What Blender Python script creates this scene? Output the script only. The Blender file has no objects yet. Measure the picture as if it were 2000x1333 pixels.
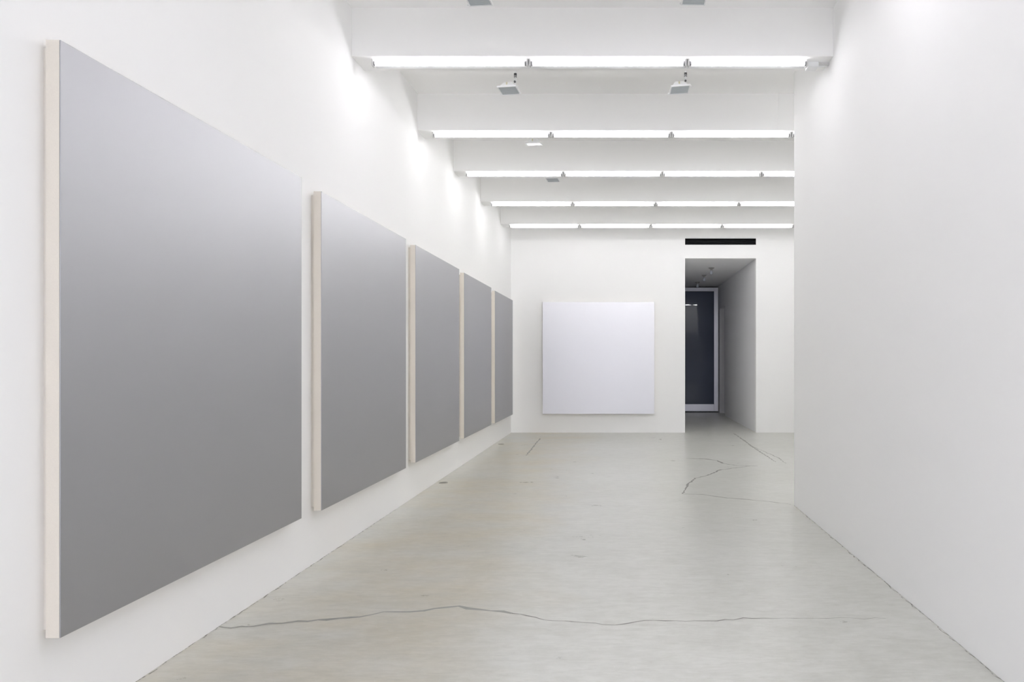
import bpy, bmesh, math, random
from mathutils import Vector, Matrix

# ---------------------------------------------------------------- camera, world, exposure
SC = bpy.context.scene
COL = SC.collection
EYE = 1.378                                   # eye height above the concrete floor
cam_d = bpy.data.cameras.new('camera')
cam_d.sensor_fit = 'HORIZONTAL'; cam_d.sensor_width = 36.0
cam_d.lens = 36.0 * 1572.0 / 2000.0
cam_d.shift_x = -0.1065; cam_d.shift_y = 0.01825
cam_d.clip_start = 0.05; cam_d.clip_end = 100
cam = bpy.data.objects.new('camera', cam_d)
cam.location = (0, 0, EYE); cam.rotation_euler = (math.pi / 2, 0, 0)
COL.objects.link(cam); SC.camera = cam

SKY_POWER = 4.9
wd = bpy.data.worlds.new('world'); SC.world = wd; wd.use_nodes = True
wd.node_tree.nodes['Background'].inputs[0].default_value = (0.86, 0.87, 1.0, 1)
wd.node_tree.nodes['Background'].inputs[1].default_value = SKY_POWER                # overcast daylight, enters by the open street front

SC.view_settings.view_transform = 'Standard'
SC.view_settings.look = 'None'
SC.view_settings.gamma = 1.0
SC.view_settings.use_curve_mapping = False
SC.view_settings.exposure = 0.0
TUBE_POWER = 31.0                             # radiance of the fluorescent tubes
SC.cycles.max_bounces = 32
SC.cycles.diffuse_bounces = 28
SC.cycles.glossy_bounces = 6
SC.cycles.sample_clamp_indirect = 6.0
SC.cycles.caustics_reflective = False
SC.cycles.caustics_refractive = False

# ---------------------------------------------------------------- materials
def mat(name):
    m = bpy.data.materials.new(name); m.use_nodes = True
    nt = m.node_tree
    return m, nt, nt.nodes['Principled BSDF']

def node(nt, kind, **kw):
    n = nt.nodes.new(kind)
    for k, v in kw.items():
        if k.startswith('i_'):
            key = k[2:]
            n.inputs[int(key) if key.isdigit() else key.replace('_', ' ')].default_value = v
        else:
            setattr(n, k, v)
    return n

def mixc(nt, fac, a, b, blend='MIX'):
    n = nt.nodes.new('ShaderNodeMix'); n.data_type = 'RGBA'; n.blend_type = blend
    for sock, v in ((n.inputs[0], fac), (n.inputs[6], a), (n.inputs[7], b)):
        if hasattr(v, 'links'): nt.links.new(v, sock)
        else: sock.default_value = v
    return n.outputs[2]

def ramp(nt, src, *stops):
    r = nt.nodes.new('ShaderNodeValToRGB')
    el = r.color_ramp.elements
    el[0].position, el[0].color = stops[0][0], (stops[0][1],) * 3 + (1,)
    el[1].position, el[1].color = stops[-1][0], (stops[-1][1],) * 3 + (1,)
    for p, v in stops[1:-1]:
        e = el.new(p); e.color = (v, v, v, 1)
    nt.links.new(src, r.inputs[0])
    return r.outputs[0]

def noise(nt, co, scale, detail=4, rough=0.55, dist=0.0):
    n = node(nt, 'ShaderNodeTexNoise')
    n.inputs['Scale'].default_value = scale; n.inputs['Detail'].default_value = detail
    n.inputs['Roughness'].default_value = rough; n.inputs['Distortion'].default_value = dist
    nt.links.new(co, n.inputs['Vector'])
    return n.outputs['Fac']

def mapping(nt, scale, loc=(0, 0, 0), rot=(0, 0, 0)):
    tc = nt.nodes.new('ShaderNodeTexCoord'); mp = nt.nodes.new('ShaderNodeMapping')
    mp.inputs['Scale'].default_value = scale; mp.inputs['Location'].default_value = loc
    mp.inputs['Rotation'].default_value = rot
    nt.links.new(tc.outputs['Object'], mp.inputs['Vector'])
    return mp.outputs['Vector']

def node_map(nt, src, lo, hi):
    n = nt.nodes.new('ShaderNodeMapRange')
    n.inputs[1].default_value = lo; n.inputs[2].default_value = hi
    nt.links.new(src, n.inputs[0])
    return n.outputs[0]

def scale_out(nt, src, k):
    n = node(nt, 'ShaderNodeMath', operation='MULTIPLY'); nt.links.new(src, n.inputs[0]); n.inputs[1].default_value = k
    return n.outputs[0]
def plain(name, col, rough=0.5, metal=0.0, spec=0.5, vary=0.03, scale=30.0, bump=0.0):
    """one colour with a faint procedural mottling"""
    m, nt, b = mat(name)
    co = mapping(nt, (1, 1, 1))
    f = noise(nt, co, scale, 4)
    lo = tuple(c * (1 - vary) for c in col) + (1,); hi = tuple(min(1, c * (1 + vary)) for c in col) + (1,)
    nt.links.new(mixc(nt, f, lo, hi), b.inputs['Base Color'])
    b.inputs['Roughness'].default_value = rough; b.inputs['Metallic'].default_value = metal
    b.inputs['Specular IOR Level'].default_value = spec
    if bump:
        bp = node(nt, 'ShaderNodeBump', i_Strength=bump); bp.inputs['Distance'].default_value = 0.002
        nt.links.new(f, bp.inputs['Height']); nt.links.new(bp.outputs[0], b.inputs['Normal'])
    return m

M = {}
M['wall'] = plain('white_wall_paint', (0.94, 0.94, 0.94), 0.95, vary=0.006, scale=1.1, spec=0.05)
M['ceiling'] = plain('white_ceiling_paint', (0.965, 0.965, 0.965), 0.95, vary=0.012, scale=2.2, spec=0.05, bump=0.1)
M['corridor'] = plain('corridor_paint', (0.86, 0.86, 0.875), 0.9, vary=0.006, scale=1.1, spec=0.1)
M['enamel'] = plain('white_enamel', (0.82, 0.83, 0.84), 0.35, vary=0.01)
M['holder'] = plain('lampholder_plastic', (0.62, 0.62, 0.62), 0.45, vary=0.02)
M['cap'] = plain('tube_cap_metal', (0.32, 0.32, 0.33), 0.4, metal=0.7)
M['pavement'] = plain('grey_pavement', (0.30, 0.30, 0.29), 0.8, vary=0.1, scale=3)
M['dark'] = plain('dark_fitting', (0.10, 0.10, 0.105), 0.5)
M['black'] = plain('black_grille', (0.008, 0.009, 0.012), 0.5, spec=0.3)
M['canvas'] = plain('raw_canvas_edge', (0.77, 0.725, 0.655), 0.85, spec=0.1, vary=0.04, scale=220, bump=0.15)
M['wood'] = plain('stretcher_wood', (0.74, 0.71, 0.66), 0.7, vary=0.1, scale=12)
M['tag'] = plain('beige_tag', (0.60, 0.56, 0.40), 0.6)
M['bulb'] = plain('frosted_bulb', (0.62, 0.66, 0.74), 0.25, vary=0.01)
M['bulb_base'] = plain('porcelain_base', (0.40, 0.39, 0.39), 0.4)
M['frame'] = plain('satin_aluminium_frame', (0.80, 0.80, 0.86), 0.38, metal=0.9, vary=0.02, scale=3)
M['navy'] = plain('dark_navy_backing', (0.12, 0.15, 0.24), 0.8, vary=0.05, scale=2)
M['steel'] = plain('floor_plate_steel', (0.16, 0.15, 0.13), 0.45, metal=0.6, vary=0.15)
M['plate_rim'] = plain('floor_plate_rim', (0.42, 0.41, 0.36), 0.5, vary=0.1)

def tube_mat(name, col, power):
    m, nt, b = mat(name)
    b.inputs['Base Color'].default_value = (0.9, 0.9, 0.9, 1)
    b.inputs['Emission Color'].default_value = col + (1,)
    # real tubes glow less over the last centimetres beside the caps
    tc = nt.nodes.new('ShaderNodeTexCoord'); sp = nt.nodes.new('ShaderNodeSeparateXYZ')
    nt.links.new(tc.outputs['Generated'], sp.inputs[0])
    fall = ramp(nt, sp.outputs[0], (0.0, 0.22), (0.10, 1.0), (0.90, 1.0), (1.0, 0.22))
    nt.links.new(scale_out(nt, fall, power), b.inputs['Emission Strength'])
    return m
# strength and tint tuned row by row to balance brightness along the hall
ROW_TUNE = {'tube_overhead': (0.86, (1.0, 0.978, 1.03)), 'tube_a': (0.72, (1.0, 0.978, 1.02)), 'tube_b': (0.78, (1.0, 0.985, 1.0)),
           'tube_c': (0.86, (1.0, 0.985, 1.0)), 'tube_d': (0.98, (1.0, 0.985, 1.0)), 'tube_e': (0.64, (1.0, 0.985, 1.0))}
for k, (p, c) in ROW_TUNE.items(): M[k] = tube_mat('fluorescent_' + k, c, TUBE_POWER * p)

def lens_mat():
    m, nt, b = mat('ribbed_lamp_lens')
    co = mapping(nt, (1, 1, 1))
    w = node(nt, 'ShaderNodeTexWave'); w.inputs['Scale'].default_value = 22; w.inputs['Distortion'].default_value = 3
    w.bands_direction = 'Y'
    nt.links.new(co, w.inputs['Vector'])
    nt.links.new(mixc(nt, w.outputs['Fac'], (0.40, 0.44, 0.47, 1), (0.56, 0.60, 0.63, 1)), b.inputs['Base Color'])
    b.inputs['Roughness'].default_value = 0.12
    bp = node(nt, 'ShaderNodeBump', i_Strength=0.06); nt.links.new(w.outputs['Fac'], bp.inputs['Height'])
    nt.links.new(bp.outputs[0], b.inputs['Normal'])
    return m
M['lens'] = lens_mat()

def glass_mat():
    """dark tinted glazing: nothing shows through, the hall mirrors in it"""
    m, nt, b = mat('dark_tinted_glass')
    f = noise(nt, mapping(nt, (1, 1, 1)), 0.8, 2)
    nt.links.new(mixc(nt, f, (0.105, 0.125, 0.190, 1), (0.125, 0.145, 0.215, 1)), b.inputs['Base Color'])
    b.inputs['Roughness'].default_value = 0.0
    b.inputs['IOR'].default_value = 1.52
    return m
M['glass'] = glass_mat()

def silver_mat(name, col, metal, rough):
    """woven linen under a brushed metallic paint"""
    m, nt, b = mat(name)
    co_v = mapping(nt, (60, 60, 1.2)); co_h = mapping(nt, (2.0, 2.0, 160))
    v = noise(nt, co_v, 1.0, 3); h = noise(nt, co_h, 1.0, 3)
    add = node(nt, 'ShaderNodeMath', operation='ADD'); nt.links.new(v, add.inputs[0]); nt.links.new(h, add.inputs[1])
    f = ramp(nt, add.outputs[0], (0.3, 0.0), (0.75, 1.0))
    lo = tuple(c * 0.97 for c in col) + (1,); hi = tuple(c * 1.03 for c in col) + (1,)
    nt.links.new(mixc(nt, f, lo, hi), b.inputs['Base Color'])
    b.inputs['Metallic'].default_value = metal; b.inputs['Roughness'].default_value = rough
    bp = node(nt, 'ShaderNodeBump', i_Strength=0.08); bp.inputs['Distance'].default_value = 0.001
    nt.links.new(add.outputs[0], bp.inputs['Height']); nt.links.new(bp.outputs[0], b.inputs['Normal'])
    return m
M['silver'] = silver_mat('graphite_silver_paint', (0.432, 0.434, 0.454), 0.95, 0.49)
M['pearl'] = silver_mat('pale_pearl_paint', (0.74, 0.74, 0.775), 0.6, 0.42)

def concrete_mat():
    m, nt, b = mat('polished_concrete')
    co = mapping(nt, (1, 1, 1))
    big = noise(nt, co, 0.5, 2, 0.5)
    mid = noise(nt, mapping(nt, (1.0, 1.3, 1)), 2.4, 8, 0.70)
    fine = noise(nt, mapping(nt, (1.0, 2.2, 1), rot=(0, 0, 0.2)), 8.0, 9, 0.74)
    trowel = noise(nt, mapping(nt, (1.0, 5.0, 1), rot=(0, 0, -0.12)), 7.0, 6, 0.7, 1.2)
    grain = noise(nt, co, 160.0, 3, 0.7)
    c = mixc(nt, ramp(nt, big, (0.30, 0), (0.70, 1)), (0.565, 0.567, 0.522, 1), (0.620, 0.623, 0.590, 1))
    # ochre discolouration in a wandering band along the left side of the hall
    sep = nt.nodes.new('ShaderNodeSeparateXYZ')
    nt.links.new(co, sep.inputs[0])
    wob = noise(nt, mapping(nt, (1, 1, 1), loc=(7.3, 2.1, 0)), 0.7, 4, 0.6)
    a1 = node(nt, 'ShaderNodeMath', operation='MULTIPLY_ADD'); nt.links.new(wob, a1.inputs[0])
    a1.inputs[1].default_value = 1.8; nt.links.new(sep.outputs[0], a1.inputs[2])
    band = ramp(nt, node_map(nt, a1.outputs[0], -1.9, 1.9), (0.16, 0.0), (0.32, 1.0), (0.46, 0.9), (0.64, 0.0))
    patch = ramp(nt, noise(nt, mapping(nt, (1.0, 1.4, 1), loc=(3, 9, 0)), 1.1, 4, 0.6), (0.22, 0), (0.70, 1))
    st = node(nt, 'ShaderNodeMath', operation='MULTIPLY'); nt.links.new(band, st.inputs[0]); nt.links.new(patch, st.inputs[1])
    c = mixc(nt, scale_out(nt, st.outputs[0], 0.85), c, (0.590, 0.515, 0.365, 1))
    c = mixc(nt, scale_out(nt, ramp(nt, mid, (0.28, 1), (0.56, 0)), 0.24), c, (0.40, 0.40, 0.355, 1))
    c = mixc(nt, scale_out(nt, ramp(nt, mid, (0.44, 0), (0.72, 1)), 0.22), c, (0.74, 0.735, 0.71, 1))
    c = mixc(nt, scale_out(nt, ramp(nt, fine, (0.30, 1), (0.52, 0)), 0.24), c, (0.38, 0.38, 0.335, 1))
    c = mixc(nt, scale_out(nt, ramp(nt, fine, (0.50, 0), (0.72, 1)), 0.22), c, (0.80, 0.79, 0.76, 1))
    c = mixc(nt, scale_out(nt, ramp(nt, trowel, (0.34, 1), (0.50, 0)), 0.24), c, (0.40, 0.395, 0.35, 1))
    c = mixc(nt, scale_out(nt, ramp(nt, trowel, (0.56, 0), (0.72, 1)), 0.18), c, (0.78, 0.775, 0.75, 1))
    c = mixc(nt, scale_out(nt, grain, 0.10), c, (0.30, 0.30, 0.28, 1))
    # sparse dark pits and pale paint flecks
    for sc, lo, hi, colr, off in ((1.5, 0.004, 0.012, (0.28, 0.275, 0.25, 1), 0.0), (1.9, 0.004, 0.010, (0.88, 0.88, 0.86, 1), 5.0)):
        v = node(nt, 'ShaderNodeTexVoronoi'); v.inputs['Scale'].default_value = sc
        nt.links.new(mapping(nt, (1, 1, 1), loc=(off, off, 0)), v.inputs['Vector'])
        wv = node(nt, 'ShaderNodeMath', operation='MULTIPLY_ADD'); nt.links.new(fine, wv.inputs[0])
        wv.inputs[1].default_value = 0.02; nt.links.new(v.outputs['Distance'], wv.inputs[2])
        c = mixc(nt, scale_out(nt, ramp(nt, wv.outputs[0], (lo + 0.008, 1), (hi + 0.008, 0)), 0.7), c, colr)
    nt.links.new(c, b.inputs['Base Color'])
    r = node(nt, 'ShaderNodeMath', operation='MULTIPLY_ADD'); nt.links.new(mid, r.inputs[0])
    r.inputs[1].default_value = 0.16; r.inputs[2].default_value = 0.22
    nt.links.new(r.outputs[0], b.inputs['Roughness'])
    b.inputs['Specular IOR Level'].default_value = 0.28
    bp = node(nt, 'ShaderNodeBump', i_Strength=0.02); bp.inputs['Distance'].default_value = 0.004
    nt.links.new(fine, bp.inputs['Height']); nt.links.new(bp.outputs[0], b.inputs['Normal'])
    return m

M['concrete'] = concrete_mat()

def crack_mat(name, col, keep):
    """crack filler, broken up where the crack closes"""
    m, nt, b = mat(name)
    co = mapping(nt, (1, 1, 1))
    f = noise(nt, co, 14.0, 6, 0.75)
    a = ramp(nt, f, (keep, 0.0), (keep + 0.16, 1.0))
    nt.links.new(a, b.inputs['Alpha'])
    nt.links.new(mixc(nt, noise(nt, co, 60, 3), tuple(x * 0.8 for x in col) + (1,), col + (1,)), b.inputs['Base Color'])
    b.inputs['Roughness'].default_value = 0.6
    return m
M['crack_wide'] = crack_mat('grey_crack_filler', (0.36, 0.36, 0.33), 0.18)
M['crack_dark'] = crack_mat('dark_open_crack', (0.25, 0.245, 0.225), 0.26)
M['joint_dirt'] = crack_mat('joint_dirt', (0.27, 0.265, 0.24), 0.44)

# ---------------------------------------------------------------- mesh helpers
def bm_box(bm, x0, x1, y0, y1, z0, z1, bevel=0.0, seg=2):
    r = bmesh.ops.create_cube(bm, size=1.0)
    vs = r['verts']
    bmesh.ops.scale(bm, vec=(x1 - x0, y1 - y0, z1 - z0), verts=vs)
    bmesh.ops.translate(bm, vec=((x0 + x1) / 2, (y0 + y1) / 2, (z0 + z1) / 2), verts=vs)
    if bevel:
        es = list({e for v in vs for e in v.link_edges})
        bmesh.ops.bevel(bm, geom=es, offset=bevel, segments=seg, affect='EDGES', profile=0.5)
    return bm

def bm_cyl(bm, p0, p1, r0, r1=None, seg=14):
    r1 = r0 if r1 is None else r1
    p0 = Vector(p0); p1 = Vector(p1); d = p1 - p0
    mt = Matrix.Translation((p0 + p1) / 2) @ d.to_track_quat('Z', 'Y').to_matrix().to_4x4()
    bmesh.ops.create_cone(bm, cap_ends=True, cap_tris=False, segments=seg, radius1=r0, radius2=r1, depth=d.length, matrix=mt)
    return bm

def bm_lathe(bm, prof, seg=20):
    """profile of (radius, z) turned about the z axis"""
    rings = []
    for r, z in prof:
        if r < 1e-5:
            rings.append([bm.verts.new((0, 0, z))])
        else:
            rings.append([bm.verts.new((r * math.cos(2 * math.pi * k / seg), r * math.sin(2 * math.pi * k / seg), z)) for k in range(seg)])
    for a, b in zip(rings, rings[1:]):
        for k in range(seg):
            q = [a[k % len(a)], a[(k + 1) % len(a)], b[(k + 1) % len(b)], b[k % len(b)]]
            u = []
            for v in q:
                if v not in u: u.append(v)
            if len(u) > 2: bm.faces.new(u)
    bmesh.ops.recalc_face_normals(bm, faces=bm.faces)
    return bm

def to_mesh(name, bm, m, smooth=False):
    me = bpy.data.meshes.new(name)
    bm.to_mesh(me); bm.free()
    me.materials.append(m)
    if smooth:
        me.polygons.foreach_set('use_smooth', [True] * len(me.polygons))
        me.set_sharp_from_angle(angle=math.radians(40))
    return me

def obj(name, me, parent=None, loc=(0, 0, 0)):
    o = bpy.data.objects.new(name, me); COL.objects.link(o)
    o.location = loc
    if parent: o.parent = parent
    return o

def part(name, bm, m, parent=None, smooth=False, loc=(0, 0, 0)):
    return obj(name, to_mesh(name, bm, m, smooth), parent, loc)

def thing(name, label, cat, loc=(0, 0, 0), rot=(0, 0, 0), group=None):
    o = obj(name, None, None, loc); o.rotation_euler = rot
    o.empty_display_size = 0.1
    o['label'] = label; o['category'] = cat
    if group: o['group'] = group
    return o

def structure(name, boxes, m, label, cat, bevel=0.0):
    bm = bmesh.new()
    for b in boxes: bm_box(bm, *b, bevel=bevel)
    o = part(name, bm, m)
    o['kind'] = 'structure'; o['label'] = label; o['category'] = cat
    return o

def copy_tree(o, parent=None):
    c = o.copy(); COL.objects.link(c); c.parent = parent
    for ch in o.children: copy_tree(ch, c)
    return c

# ---------------------------------------------------------------- the hall
XL, XP, XR = -2.076, 1.636, 5.0              # left wall, partition face, far side wall
YF, YP, YB = -3.5, 7.61, 15.20               # front wall, partition end, back wall
ZC, ZB = EYE + 2.715, EYE + 2.339                        # ceiling, beam underside
DX0, DX1, DZ = 1.209, 2.548, EYE + 1.9145           # doorway in the back wall
YE = 21.05                                    # end of the corridor
VZ0, VZ1 = EYE + 2.171, EYE + 2.292                      # slot of the air vent

floor = structure('floor', [(XL - 0.2, XR + 0.2, YF - 0.2, YE + 0.6, -0.15, 0)], M['concrete'],
                  'worn polished concrete floor with ochre stains and long cracks', 'floor')
ceil = structure('ceiling', [(XL - 0.2, XR + 0.2, YF - 0.2, YB + 0.15, ZC, ZC + 0.15)], M['ceiling'],
                 'white painted ceiling crossed by deep white beams', 'ceiling')
BEAMS = [-1.6, 0.35, 2.3, 4.25, 6.20, 8.205, 9.97, 11.90, 13.87]
for yb in BEAMS:
    part('beam', bm_box(bmesh.new(), XL, XP if yb < YP else XR, yb, yb + 0.32, ZB, ZC, bevel=0.004), M['ceiling'], ceil)
structure('wall_left', [(XL - 0.2, XL, YF, YB, 0, ZC)], M['wall'],
          'long white wall carrying the row of grey paintings', 'wall')
structure('wall_right', [(XP, XR, YF, YP, 0, ZC)], M['wall'],
          'plain white partition wall ending halfway down the room', 'wall', bevel=0.003)
structure('wall_side', [(XR, XR + 0.2, YP, YB, 0, ZC)], M['wall'],
          'white side wall hidden behind the plain white partition', 'wall')
structure('wall_front', [(XL, -1.8, YF - 0.2, YF, 0, ZC), (1.4, XP, YF - 0.2, YF, 0, ZC), (-1.8, 1.4, YF - 0.2, YF, 3.1, ZC)], M['wall'],
          'white front wall behind the viewer with the open street entrance', 'wall')
structure('pavement', [(-14, 14, -20, YF - 0.2, -0.15, -0.01)], M['pavement'],
          'grey pavement outside the street entrance behind the viewer', 'pavement')
po = bpy.data.lights.new('entrance_portal', 'AREA')      # sampling portal in the entrance opening: guides the sky light, emits nothing itself
po.shape = 'RECTANGLE'; po.size = 3.2; po.size_y = 3.1; po.cycles.is_portal = True
pl = bpy.data.objects.new('entrance_portal', po); COL.objects.link(pl)
pl.location = (-0.2, YF - 0.1, 1.55); pl.rotation_euler = (math.pi / 2, 0, 0)
structure('wall_back', [(XL - 0.2, DX0, YB, YB + 0.15, 0, ZC), (DX1, XR + 0.2, YB, YB + 0.15, 0, ZC),
                        (DX0, DX1, YB, YB + 0.15, DZ, VZ0), (DX0, DX1, YB, YB + 0.15, VZ1, ZC)], M['wall'],
          'white end wall with the tall doorway and the pale painting', 'wall')
# a boxed-in strip on the second beam beside the partition corner
tr = structure('trim_1', [(1.603, 2.25, 8.199, 8.205, ZB + 0.004, ZC)], M['ceiling'],
               'flat white cover board on the second beam beside the partition corner', 'trim')

# corridor behind the doorway
RD0, RD1, RDZ = 19.72, 20.80, 2.70           # recessed side door in the corridor's right wall
structure('wall_corridor_left', [(DX0 - 0.15, DX0, YB + 0.15, YE + 0.5, 0, DZ)], M['corridor'],
          'left wall of the dim corridor beyond the doorway', 'wall')
structure('wall_corridor_right', [(DX1, DX1 + 0.15, YB + 0.15, RD0, 0, DZ), (DX1, DX1 + 0.15, RD1, YE + 0.5, 0, DZ),
                                  (DX1, DX1 + 0.15, RD0, RD1, RDZ, DZ)], M['corridor'],
          'right wall of the dim corridor, lit near the doorway', 'wall')
structure('ceiling_corridor', [(DX0 - 0.15, DX1 + 0.15, YB + 0.15, YE + 0.5, DZ, DZ + 0.12)], M['corridor'],
          'low ceiling of the dim corridor holding bare bulbs', 'ceiling')
structure('wall_corridor_end', [(DX0, DX1, YE + 0.4, YE + 0.5, 0, DZ)], M['navy'],
          'dark wall behind the glazed door at the corridor end', 'wall')

# side door in the corridor (seen almost edge-on)
sd = obj('door_2', None, None, (DX1, 0, 0)); sd['kind'] = 'structure'
sd['label'] = 'narrow recessed side door in the right wall of the corridor'; sd['category'] = 'door'
part('door_leaf', bm_box(bmesh.new(), 0.125, 0.165, RD0, RD1, 0.008, RDZ, bevel=0.003), M['frame'], sd)
bm = bmesh.new(); bm_cyl(bm, (0.10, RD0 + 0.10, 1.02), (0.125, RD0 + 0.10, 1.02), 0.014); bm_cyl(bm, (0.085, RD0 + 0.10, 1.02), (0.10, RD0 + 0.10, 1.02), 0.026)
part('door_knob', bm, M['cap'], sd, True)

# glazed door filling the corridor end
gd = obj('door_1', None, None, (0, YE, 0)); gd['kind'] = 'structure'
gd['label'] = 'tall glazed door with white frame and dark glass at corridor end'; gd['category'] = 'door'
FB, FT = 0.03, DZ - 0.028
part('stile', bm_box(bmesh.new(), DX0 + 0.012, DX0 + 0.12, 0, 0.06, FB, FT, bevel=0.004), M['frame'], gd)
part('stile', bm_box(bmesh.new(), DX1 - 0.115, DX1 - 0.006, 0, 0.06, FB, FT, bevel=0.004), M['frame'], gd)
part('top_rail', bm_box(bmesh.new(), DX0 + 0.12, DX1 - 0.115, 0, 0.06, FT - 0.095, FT, bevel=0.004), M['frame'], gd)
part('bottom_rail', bm_box(bmesh.new(), DX0 + 0.12, DX1 - 0.115, 0, 0.06, FB, FB + 0.185, bevel=0.004), M['frame'], gd)
part('pane', bm_box(bmesh.new(), DX0 + 0.11, DX1 - 0.105, 0.026, 0.032, FB + 0.175, FT - 0.085), M['glass'], gd)
part('backing_panel', bm_box(bmesh.new(), DX0 + 0.11, DX1 - 0.105, 0.045, 0.055, FB + 0.175, FT - 0.085), M['navy'], gd)
part('threshold', bm_box(bmesh.new(), DX0, DX1, -0.01, 0.09, 0, 0.022, bevel=0.004), M['dark'], gd)

# ---------------------------------------------------------------- paintings
def painting(label, x, y0, y1, z0, z1, face, group=None):
    """local axes: u along the wall, v up, w out of the wall; built facing +X"""
    t = thing('painting', label, 'painting', (x, (y0 + y1) / 2, z0), group=group)
    w = (y1 - y0) / 2; h = z1 - z0; d = 0.0525
    part('canvas_face', bm_box(bmesh.new(), -0.004, 0.0, -w, w, 0, h, bevel=0.0016), face, t)
    e = bmesh.new()
    bm_box(e, -d, -0.004, -w, -w + 0.02, 0, h); bm_box(e, -d, -0.004, w - 0.02, w, 0, h)
    bm_box(e, -d, -0.004, -w + 0.02, w - 0.02, 0, 0.02); bm_box(e, -d, -0.004, -w + 0.02, w - 0.02, h - 0.02, h)
    c = part('canvas_edge', e, M['canvas'], t); c['label'] = 'bare cream canvas wrapped over the side'
    s = bmesh.new()
    for a, b in ((-w + 0.022, -w + 0.08), (w - 0.08, w - 0.022)): bm_box(s, -0.0758, -d, a, b, 0.022, h - 0.022)
    for a, b in ((0.022, 0.08), (h - 0.08, h - 0.022)): bm_box(s, -0.0758, -d, -w + 0.08, w - 0.08, a, b)
    part('stretcher', s, M['wood'], t)
    return t

G5 = 'grey paintings along the left wall'
XF = -2.0
for lab, y0, y1, z0, z1 in (
    ('largest looking grey square painting, nearest the viewer on the long left wall', 2.871, 5.040, EYE - 0.994, EYE + 1.142),
    ('second grey square painting from the viewer on the left wall, pale along its top', 5.374, 7.486, EYE - 1.009, EYE + 1.125),
    ('third grey square painting, the middle one of five on the left wall', 7.840, 9.950, EYE - 1.004, EYE + 1.119),
    ('fourth grey square painting on the left wall, just before the last', 10.270, 12.410, EYE - 1.005, EYE + 1.110),
    ('farthest grey square painting on the left wall, beside the room corner', 12.780, 14.860, EYE - 1.012, EYE + 1.096)):
    painting(lab, XF, y0, y1, z0, z1, M['silver'], G5)
pp = painting('pale lavender white square painting hung alone on the end wall', 0, -1.049, 1.049, 0, 2.103, M['pearl'])
pp.location = (-0.4235, YB - 0.076, EYE - 1.020); pp.rotation_euler = (0, 0, -math.pi / 2)
hp = painting('grey painting on the back of the partition, seen only mirrored in the glass', 0, -1.067, 1.067, 0, 2.134, M['silver'])
hp.location = (3.45, YP + 0.076, 0.44); hp.rotation_euler = (0, 0, math.pi / 2)

# ---------------------------------------------------------------- fluorescent lights
_fix = {}
def fixture_meshes(L):
    if L in _fix: return _fix[L]
    d = {}
    bm = bmesh.new(); bm_box(bm, -0.017, L + 0.017, 0.0, 0.10, -0.022, 0, bevel=0.003)
    d['channel'] = to_mesh('channel', bm, M['enamel'])
    for key in ROW_TUNE:
        bm = bmesh.new()
        bm_cyl(bm, (0.012, -0.036, -0.030), (L - 0.012, -0.036, -0.030), 0.019, seg=14)
        d[key] = to_mesh('tube', bm, M[key], True)
    for key, a in (('cap0', 0.0), ('cap1', L - 0.012)):
        bm = bmesh.new(); bm_cyl(bm, (a, -0.036, -0.030), (a + 0.012, -0.036, -0.030), 0.0185, seg=14)
        d[key] = to_mesh('end_cap', bm, M['cap'], True)
    for key, a, b in (('holder0', -0.015, -0.001), ('holder1', L + 0.001, L + 0.015)):
        bm = bmesh.new(); bm_box(bm, a, b, -0.052, -0.0005, -0.052, -0.0005, bevel=0.004)
        d[key] = to_mesh('lampholder', bm, M['holder'], True)
    _fix[L] = d
    return d

def fixture(label, x0, L, yb, group, row_key='tube_overhead'):
    d = fixture_meshes(L)
    t = thing('fluorescent_light', label, 'light', (x0, yb + 0.105, ZB - 0.0005), group=group)
    obj('channel', d['channel'], t)
    tb = obj('tube', d[row_key], t)
    obj('end_cap', d['cap0'], tb); obj('end_cap', d['cap1'], tb)
    obj('lampholder', d['holder0'], t); obj('lampholder', d['holder1'], t)
    return t

ROWS = {6.20: 'nearest visible beam', 8.205: 'second beam', 9.97: 'third beam', 11.90: 'fourth beam', 13.87: 'farthest beam'}
ORD = ['first', 'second', 'third', 'fourth', 'fifth']
STARTS = [(-1.925, 1.185), (-0.700, 1.195), (0.535, 1.195), (1.770, 1.200), (3.010, 1.195)]
for yb, where in ROWS.items():
    n = 3 if yb < YP else 5
    for k in range(n):
        x0, L = STARTS[k]
        if yb < YP and k == 2: L = 0.905
        if k < 4 - (yb < 9):
            lab = '%s fluorescent tube light from the left wall under the %s' % (ORD[k], where)
        else:
            lab = '%s fluorescent tube light under the %s, hidden behind the partition corner' % (ORD[k], where)
        fixture(lab, x0, L, yb, 'fluorescent tubes under the ' + where, 'tube_' + 'abcde'[list(ROWS).index(yb)])
for yb in BEAMS[1:4]:
    for k in range(3):
        if k == 0: continue                       # only the two fixtures nearer the partition
        fixture('fluorescent tube light overhead outside the picture, under a beam beside the viewer', STARTS[k][0] + 0.04, STARTS[k][1] if k < 2 else 0.905,
                yb, 'fluorescent tubes above the viewer')
# junction box and conduit at the end of the nearest row
jb = thing('junction_box', 'white junction box with conduits beside the partition on the nearest visible beam', 'electrical box', (1.465, 6.305, ZB))
part('box_body', bm_box(bmesh.new(), 0, 0.085, 0, 0.10, -0.041, -0.0005, bevel=0.004), M['enamel'], jb)
bm = bmesh.new(); bm_cyl(bm, (0.085, 0.022, -0.014), (0.172, 0.022, -0.014), 0.0085)
part('conduit', bm, M['holder'], jb, True)
bm = bmesh.new(); bm_cyl(bm, (0.085, 0.055, -0.016), (0.172, 0.055, -0.016), 0.010)
part('conduit', bm, M['enamel'], jb, True)

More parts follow.
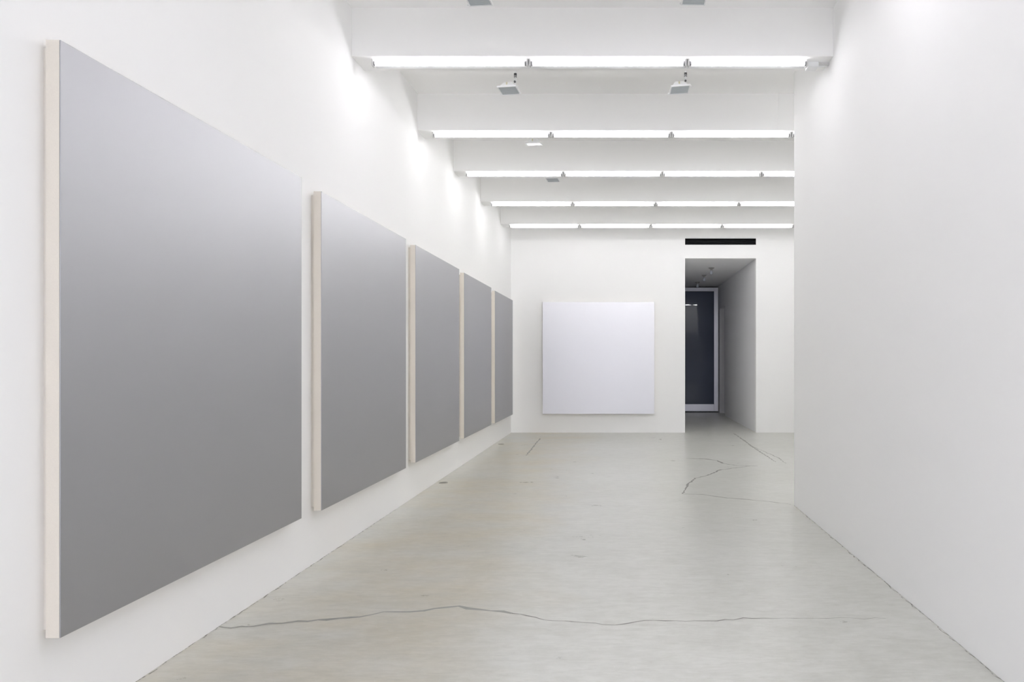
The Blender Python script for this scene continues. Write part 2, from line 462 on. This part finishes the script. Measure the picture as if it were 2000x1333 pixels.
# ---------------------------------------------------------------- flood lamps
def flood(label, x, y, h, tilt, yaw, roll=0.0):
    """glass centre at height h above the eye; pole from the ceiling"""
    z = EYE + h
    t = thing('flood_lamp', label, 'lamp', (x, y, ZC), (0, 0, 0), 'flood lamps hung between the beams')
    up = ZC - z                                               # glass centre below ceiling
    px = 0.052                                                # pole offset
    bm = bmesh.new(); bm_cyl(bm, (px, 0.02, -0.018), (px, 0.02, 0), 0.045, seg=20); part('ceiling_plate', bm, M['enamel'], t, True)
    bm = bmesh.new(); bm_cyl(bm, (px, 0.02, -up + 0.085), (px, 0.02, -0.018), 0.008); part('pole', bm, M['enamel'], t, True)
    bm = bmesh.new(); bm_cyl(bm, (px, 0.02, -up + 0.135), (px, 0.02, -up + 0.155), 0.0125); bm_cyl(bm, (px, 0.02, -up + 0.122), (px, 0.02, -up + 0.128), 0.0125)
    part('collar', bm, M['dark'], t, True)
    R = Matrix.Translation((0, 0, -up)) @ Matrix.Rotation(yaw, 4, 'Z') @ Matrix.Rotation(roll, 4, 'Y') @ Matrix.Rotation(tilt, 4, 'X')
    def sub(name, bm, m, smooth=False, par=t):
        bm.transform(R); return part(name, bm, m, par, smooth)
    W, D = 0.080, 0.070
    bm = bmesh.new()                                          # tapered housing
    lo = [bm.verts.new(v) for v in ((-W * .9, -D * .9, 0.010), (W * .9, -D * .9, 0.010), (W * .9, D * .9, 0.010), (-W * .9, D * .9, 0.010))]
    hi = [bm.verts.new(v) for v in ((-W * .46, -D * .55, 0.062), (W * .46, -D * .55, 0.062), (W * .46, D * .55, 0.062), (-W * .46, D * .55, 0.062))]
    bm.faces.new(lo[::-1]); bm.faces.new(hi)
    for k in range(4): bm.faces.new((lo[k], lo[(k + 1) % 4], hi[(k + 1) % 4], hi[k]))
    bmesh.ops.bevel(bm, geom=list(bm.edges), offset=0.004, segments=2, affect='EDGES')
    hs = sub('housing', bm, M['enamel'])
    bm = bmesh.new()                                          # rim round the glass
    bm_box(bm, -W - 0.004, W + 0.004, -D - 0.004, -D + 0.004, -0.003, 0.010); bm_box(bm, -W - 0.004, W + 0.004, D - 0.004, D + 0.004, -0.003, 0.010)
    bm_box(bm, -W - 0.004, -W + 0.004, -D + 0.004, D - 0.004, -0.003, 0.010); bm_box(bm, W - 0.004, W + 0.004, -D + 0.004, D - 0.004, -0.003, 0.010)
    sub('rim', bm, M['enamel'])
    sub('lens', bm_box(bmesh.new(), -W + 0.004, W - 0.004, -D + 0.004, D - 0.004, 0.0, 0.006), M['lens'])
    for sx, sy in ((1, -0.75), (-1, 0.85)):
        bm = bmesh.new(); bm_cyl(bm, (sx * (W + 0.003), sy * D, 0.002), (sx * (W + 0.014), sy * D, 0.002), 0.007, seg=10); sub('clip_knob', bm, M['enamel'], True)
    sub('tag', bm_box(bmesh.new(), -0.012, 0.0, -D * .78, -D * .74 , 0.026, 0.050), M['tag'], par=hs)
    bm = bmesh.new()                                          # yoke from the pole to the housing side
    bm_box(bm, px - 0.004, px + 0.006, 0.006, 0.034, -up + 0.045, -up + 0.092, bevel=0.002)
    part('yoke', bm, M['enamel'], t)
    bm = bmesh.new(); bm_cyl(bm, (px - 0.002, -0.006, -up + 0.078), (px - 0.002, 0.012, -up + 0.078), 0.009, seg=10); part('knob', bm, M['dark'], t, True)
    return t
tl = math.radians(-9)
flood('grey glass flood lamp left of centre, below the nearest visible tube row', -0.965, 6.93, 2.318, tl, -0.16)
flood('grey glass flood lamp right of centre, below the nearest visible tube row', 0.505, 6.93, 2.325, tl, 0.08, -0.10)
flood('cropped flood lamp at the top picture edge, left of centre', -0.985, 5.55, 2.485, tl, -0.12)
flood('cropped flood lamp at the top picture edge, right of centre', 0.505, 5.55, 2.490, tl, 0.05)
flood('small flood lamp with gleaming lens, below the second tube row', -0.965, 8.93, 2.390, math.radians(5), -0.12)
flood('smallest pale flood lamp, half hidden below the third tube row', -0.900, 10.62, 2.372, tl, -0.12)

# ---------------------------------------------------------------- corridor bulbs
def bulb_mesh():
    t = thing('ceiling_bulb', 'unlit bare bulb on the corridor ceiling, nearest the doorway', 'lamp', (1.880, 16.75, DZ), group='bare bulbs on the corridor ceiling')
    part('base', bm_lathe(bmesh.new(), [(0, 0), (0.062, 0), (0.062, -0.008), (0.045, -0.020), (0.026, -0.030), (0, -0.030)]), M['bulb_base'], t, True)
    part('socket', bm_lathe(bmesh.new(), [(0, -0.030), (0.019, -0.030), (0.019, -0.058), (0, -0.058)]), M['bulb_base'], t, True)
    part('bulb', bm_lathe(bmesh.new(), [(0, -0.056), (0.015, -0.058), (0.017, -0.072), (0.026, -0.092), (0.030, -0.110), (0.027, -0.126), (0.016, -0.138), (0, -0.142)]), M['bulb'], t, True)
    return t
b0 = bulb_mesh()
for y, lab in ((18.20, 'unlit bare bulb on the corridor ceiling, middle one of three'), (19.80, 'unlit bare bulb on the corridor ceiling, deepest and dimmest of three')):
    c = copy_tree(b0); c.location.y = y; c['label'] = lab

# ---------------------------------------------------------------- air vent over the doorway
av = thing('air_vent', 'black slotted air vent let into the wall above the doorway', 'vent', ((DX0 + DX1) / 2, YB, VZ0))
hw = (DX1 - DX0) / 2 - 0.001; hh = VZ1 - VZ0 - 0.002
bm = bmesh.new()
bm_box(bm, -hw, hw, 0.001, 0.145, 0.001, 0.009); bm_box(bm, -hw, hw, 0.001, 0.145, hh - 0.008, hh)
bm_box(bm, -hw, -hw + 0.008, 0.001, 0.145, 0.009, hh - 0.008); bm_box(bm, hw - 0.008, hw, 0.001, 0.145, 0.009, hh - 0.008)
bm_box(bm, -hw + 0.008, hw - 0.008, 0.13, 0.145, 0.009, hh - 0.008)
part('frame', bm, M['black'], av)
for k in range(4):
    z = 0.024 + k * 0.0225
    bm = bmesh.new(); bm_box(bm, -hw + 0.008, hw - 0.008, 0.012, 0.034, -0.002, 0.002)
    bm.transform(Matrix.Translation((0, 0, z)) @ Matrix.Translation((0, 0.023, 0)) @ Matrix.Rotation(0.5, 4, 'X') @ Matrix.Translation((0, -0.023, 0)))
    part('slat', bm, M['black'], av)

# ---------------------------------------------------------------- floor plates and cracks
def floor_plate(label, x, y, r):
    t = thing('floor_plate', label, 'floor plate', (x, y, 0), group='round metal plates in the floor')
    part('rim', bm_lathe(bmesh.new(), [(r * 0.86, 0.0005), (r, 0.0005), (r, 0.003), (r * 0.9, 0.006), (r * 0.84, 0.006), (r * 0.84, 0.0005), (r * 0.86, 0.0005)], 28), M['plate_rim'], t, True)
    part('cover', bm_lathe(bmesh.new(), [(0, 0.0005), (r * 0.83, 0.0005), (r * 0.83, 0.0038), (r * 0.2, 0.0045), (0, 0.0045)], 28), M['steel'], t, True)
floor_plate('small round metal plate in the floor by the third grey painting', -1.984, 8.99, 0.052)
floor_plate('small round metal plate in the floor by the farthest grey painting', -1.950, 13.08, 0.050)

random.seed(4)
def crack(pts, m):
    """a crack as a ribbon of filler flush with the slab: (x, y, width) points"""
    P = []
    for a, b in zip(pts, pts[1:]):
        n = max(2, int(math.hypot(b[0] - a[0], b[1] - a[1]) / 0.05))
        for k in range(n):
            s = k / n
            P.append([a[j] + (b[j] - a[j]) * s for j in range(3)])
    P.append(list(pts[-1]))
    for p in P[1:-1]:
        p[0] += random.uniform(-1, 1) * 0.009; p[1] += random.uniform(-1, 1) * 0.014; p[2] *= random.uniform(0.5, 1.4)
    bm = bmesh.new(); prev = None
    for i, p in enumerate(P):
        a = P[max(0, i - 1)]; b = P[min(len(P) - 1, i + 1)]
        t = Vector((b[0] - a[0], b[1] - a[1])).normalized(); n = Vector((-t.y, t.x)) * p[2] * 0.52
        q = (bm.verts.new((p[0] + n.x, p[1] + n.y, 0.0006)), bm.verts.new((p[0] - n.x, p[1] - n.y, 0.0006)))
        if prev: bm.faces.new((prev[0], prev[1], q[1], q[0]))
        prev = q
    bmesh.ops.recalc_face_normals(bm, faces=bm.faces)
    for f in bm.faces:
        if f.normal.z < 0: f.normal_flip()
    return part('crack', bm, m, floor)
crack([(-2.084, 4.158, 0.012), (-1.997, 4.142, 0.022), (-1.935, 4.15, 0.02), (-1.847, 4.19, 0.022), (-1.704, 4.231, 0.022), (-1.557, 4.273, 0.028), (-1.405, 4.307, 0.02), (-1.292, 4.385, 0.022), (-1.154, 4.394, 0.028), (-1.027, 4.448, 0.03), (-0.907, 4.485, 0.035), (-0.771, 4.439, 0.03), (-0.592, 4.367, 0.018)], M['crack_wide'])
crack([(-0.592, 4.367, 0.012), (-0.415, 4.264, 0.009), (-0.251, 4.239, 0.008), (-0.035, 4.182, 0.008), (0.181, 4.256, 0.008), (0.449, 4.231, 0.009), (0.645, 4.281, 0.008), (0.916, 4.273, 0.006), (1.163, 4.281, 0.005), (1.408, 4.281, 0.003)], M['crack_dark'])
crack([(0.907, 11.224, 0.01), (1.158, 11.166, 0.05), (1.215, 11.109, 0.03), (1.308, 10.996, 0.022), (1.358, 10.671, 0.025), (1.511, 10.465, 0.018), (1.769, 10.415, 0.012)], M['crack_dark'])
crack([(1.67, 10.415, 0.012), (1.411, 10.218, 0.018), (1.225, 10.029, 0.02), (1.053, 9.628, 0.018), (0.861, 9.337, 0.016), (0.752, 8.951, 0.022), (0.7, 8.665, 0.016), (0.631, 8.268, 0.012)], M['crack_dark'])
crack([(0.631, 8.268, 0.012), (0.819, 8.205, 0.016), (1.009, 8.053, 0.014), (1.196, 7.935, 0.016), (1.428, 7.82, 0.012), (1.617, 7.654, 0.008)], M['crack_dark'])
crack([(2.105, 15.043, 0.02), (2.097, 13.624, 0.025), (2.079, 12.818, 0.03), (2.079, 12.239, 0.02), (2.082, 11.401, 0.018), (2.081, 10.831, 0.01)], M['crack_wide'])
crack([(2.079, 12.818, 0.012), (2.175, 11.709, 0.015), (2.203, 11.282, 0.015), (2.186, 10.671, 0.008)], M['crack_wide'])
crack([(-1.414, 14.066, 0.02), (-1.363, 11.584, 0.02)], M['crack_wide'])
# dirt in the joint where the slab meets the walls
crack([(XL + 0.004, 3.2, 0.005), (XL + 0.004, 4.4, 0.008), (XL + 0.004, 5.4, 0.006), (XL + 0.004, 7.4, 0.005)], M['joint_dirt'])
crack([(XP - 0.004, 3.2, 0.005), (XP - 0.004, 5.0, 0.006), (XP - 0.004, 7.6, 0.004)], M['joint_dirt'])
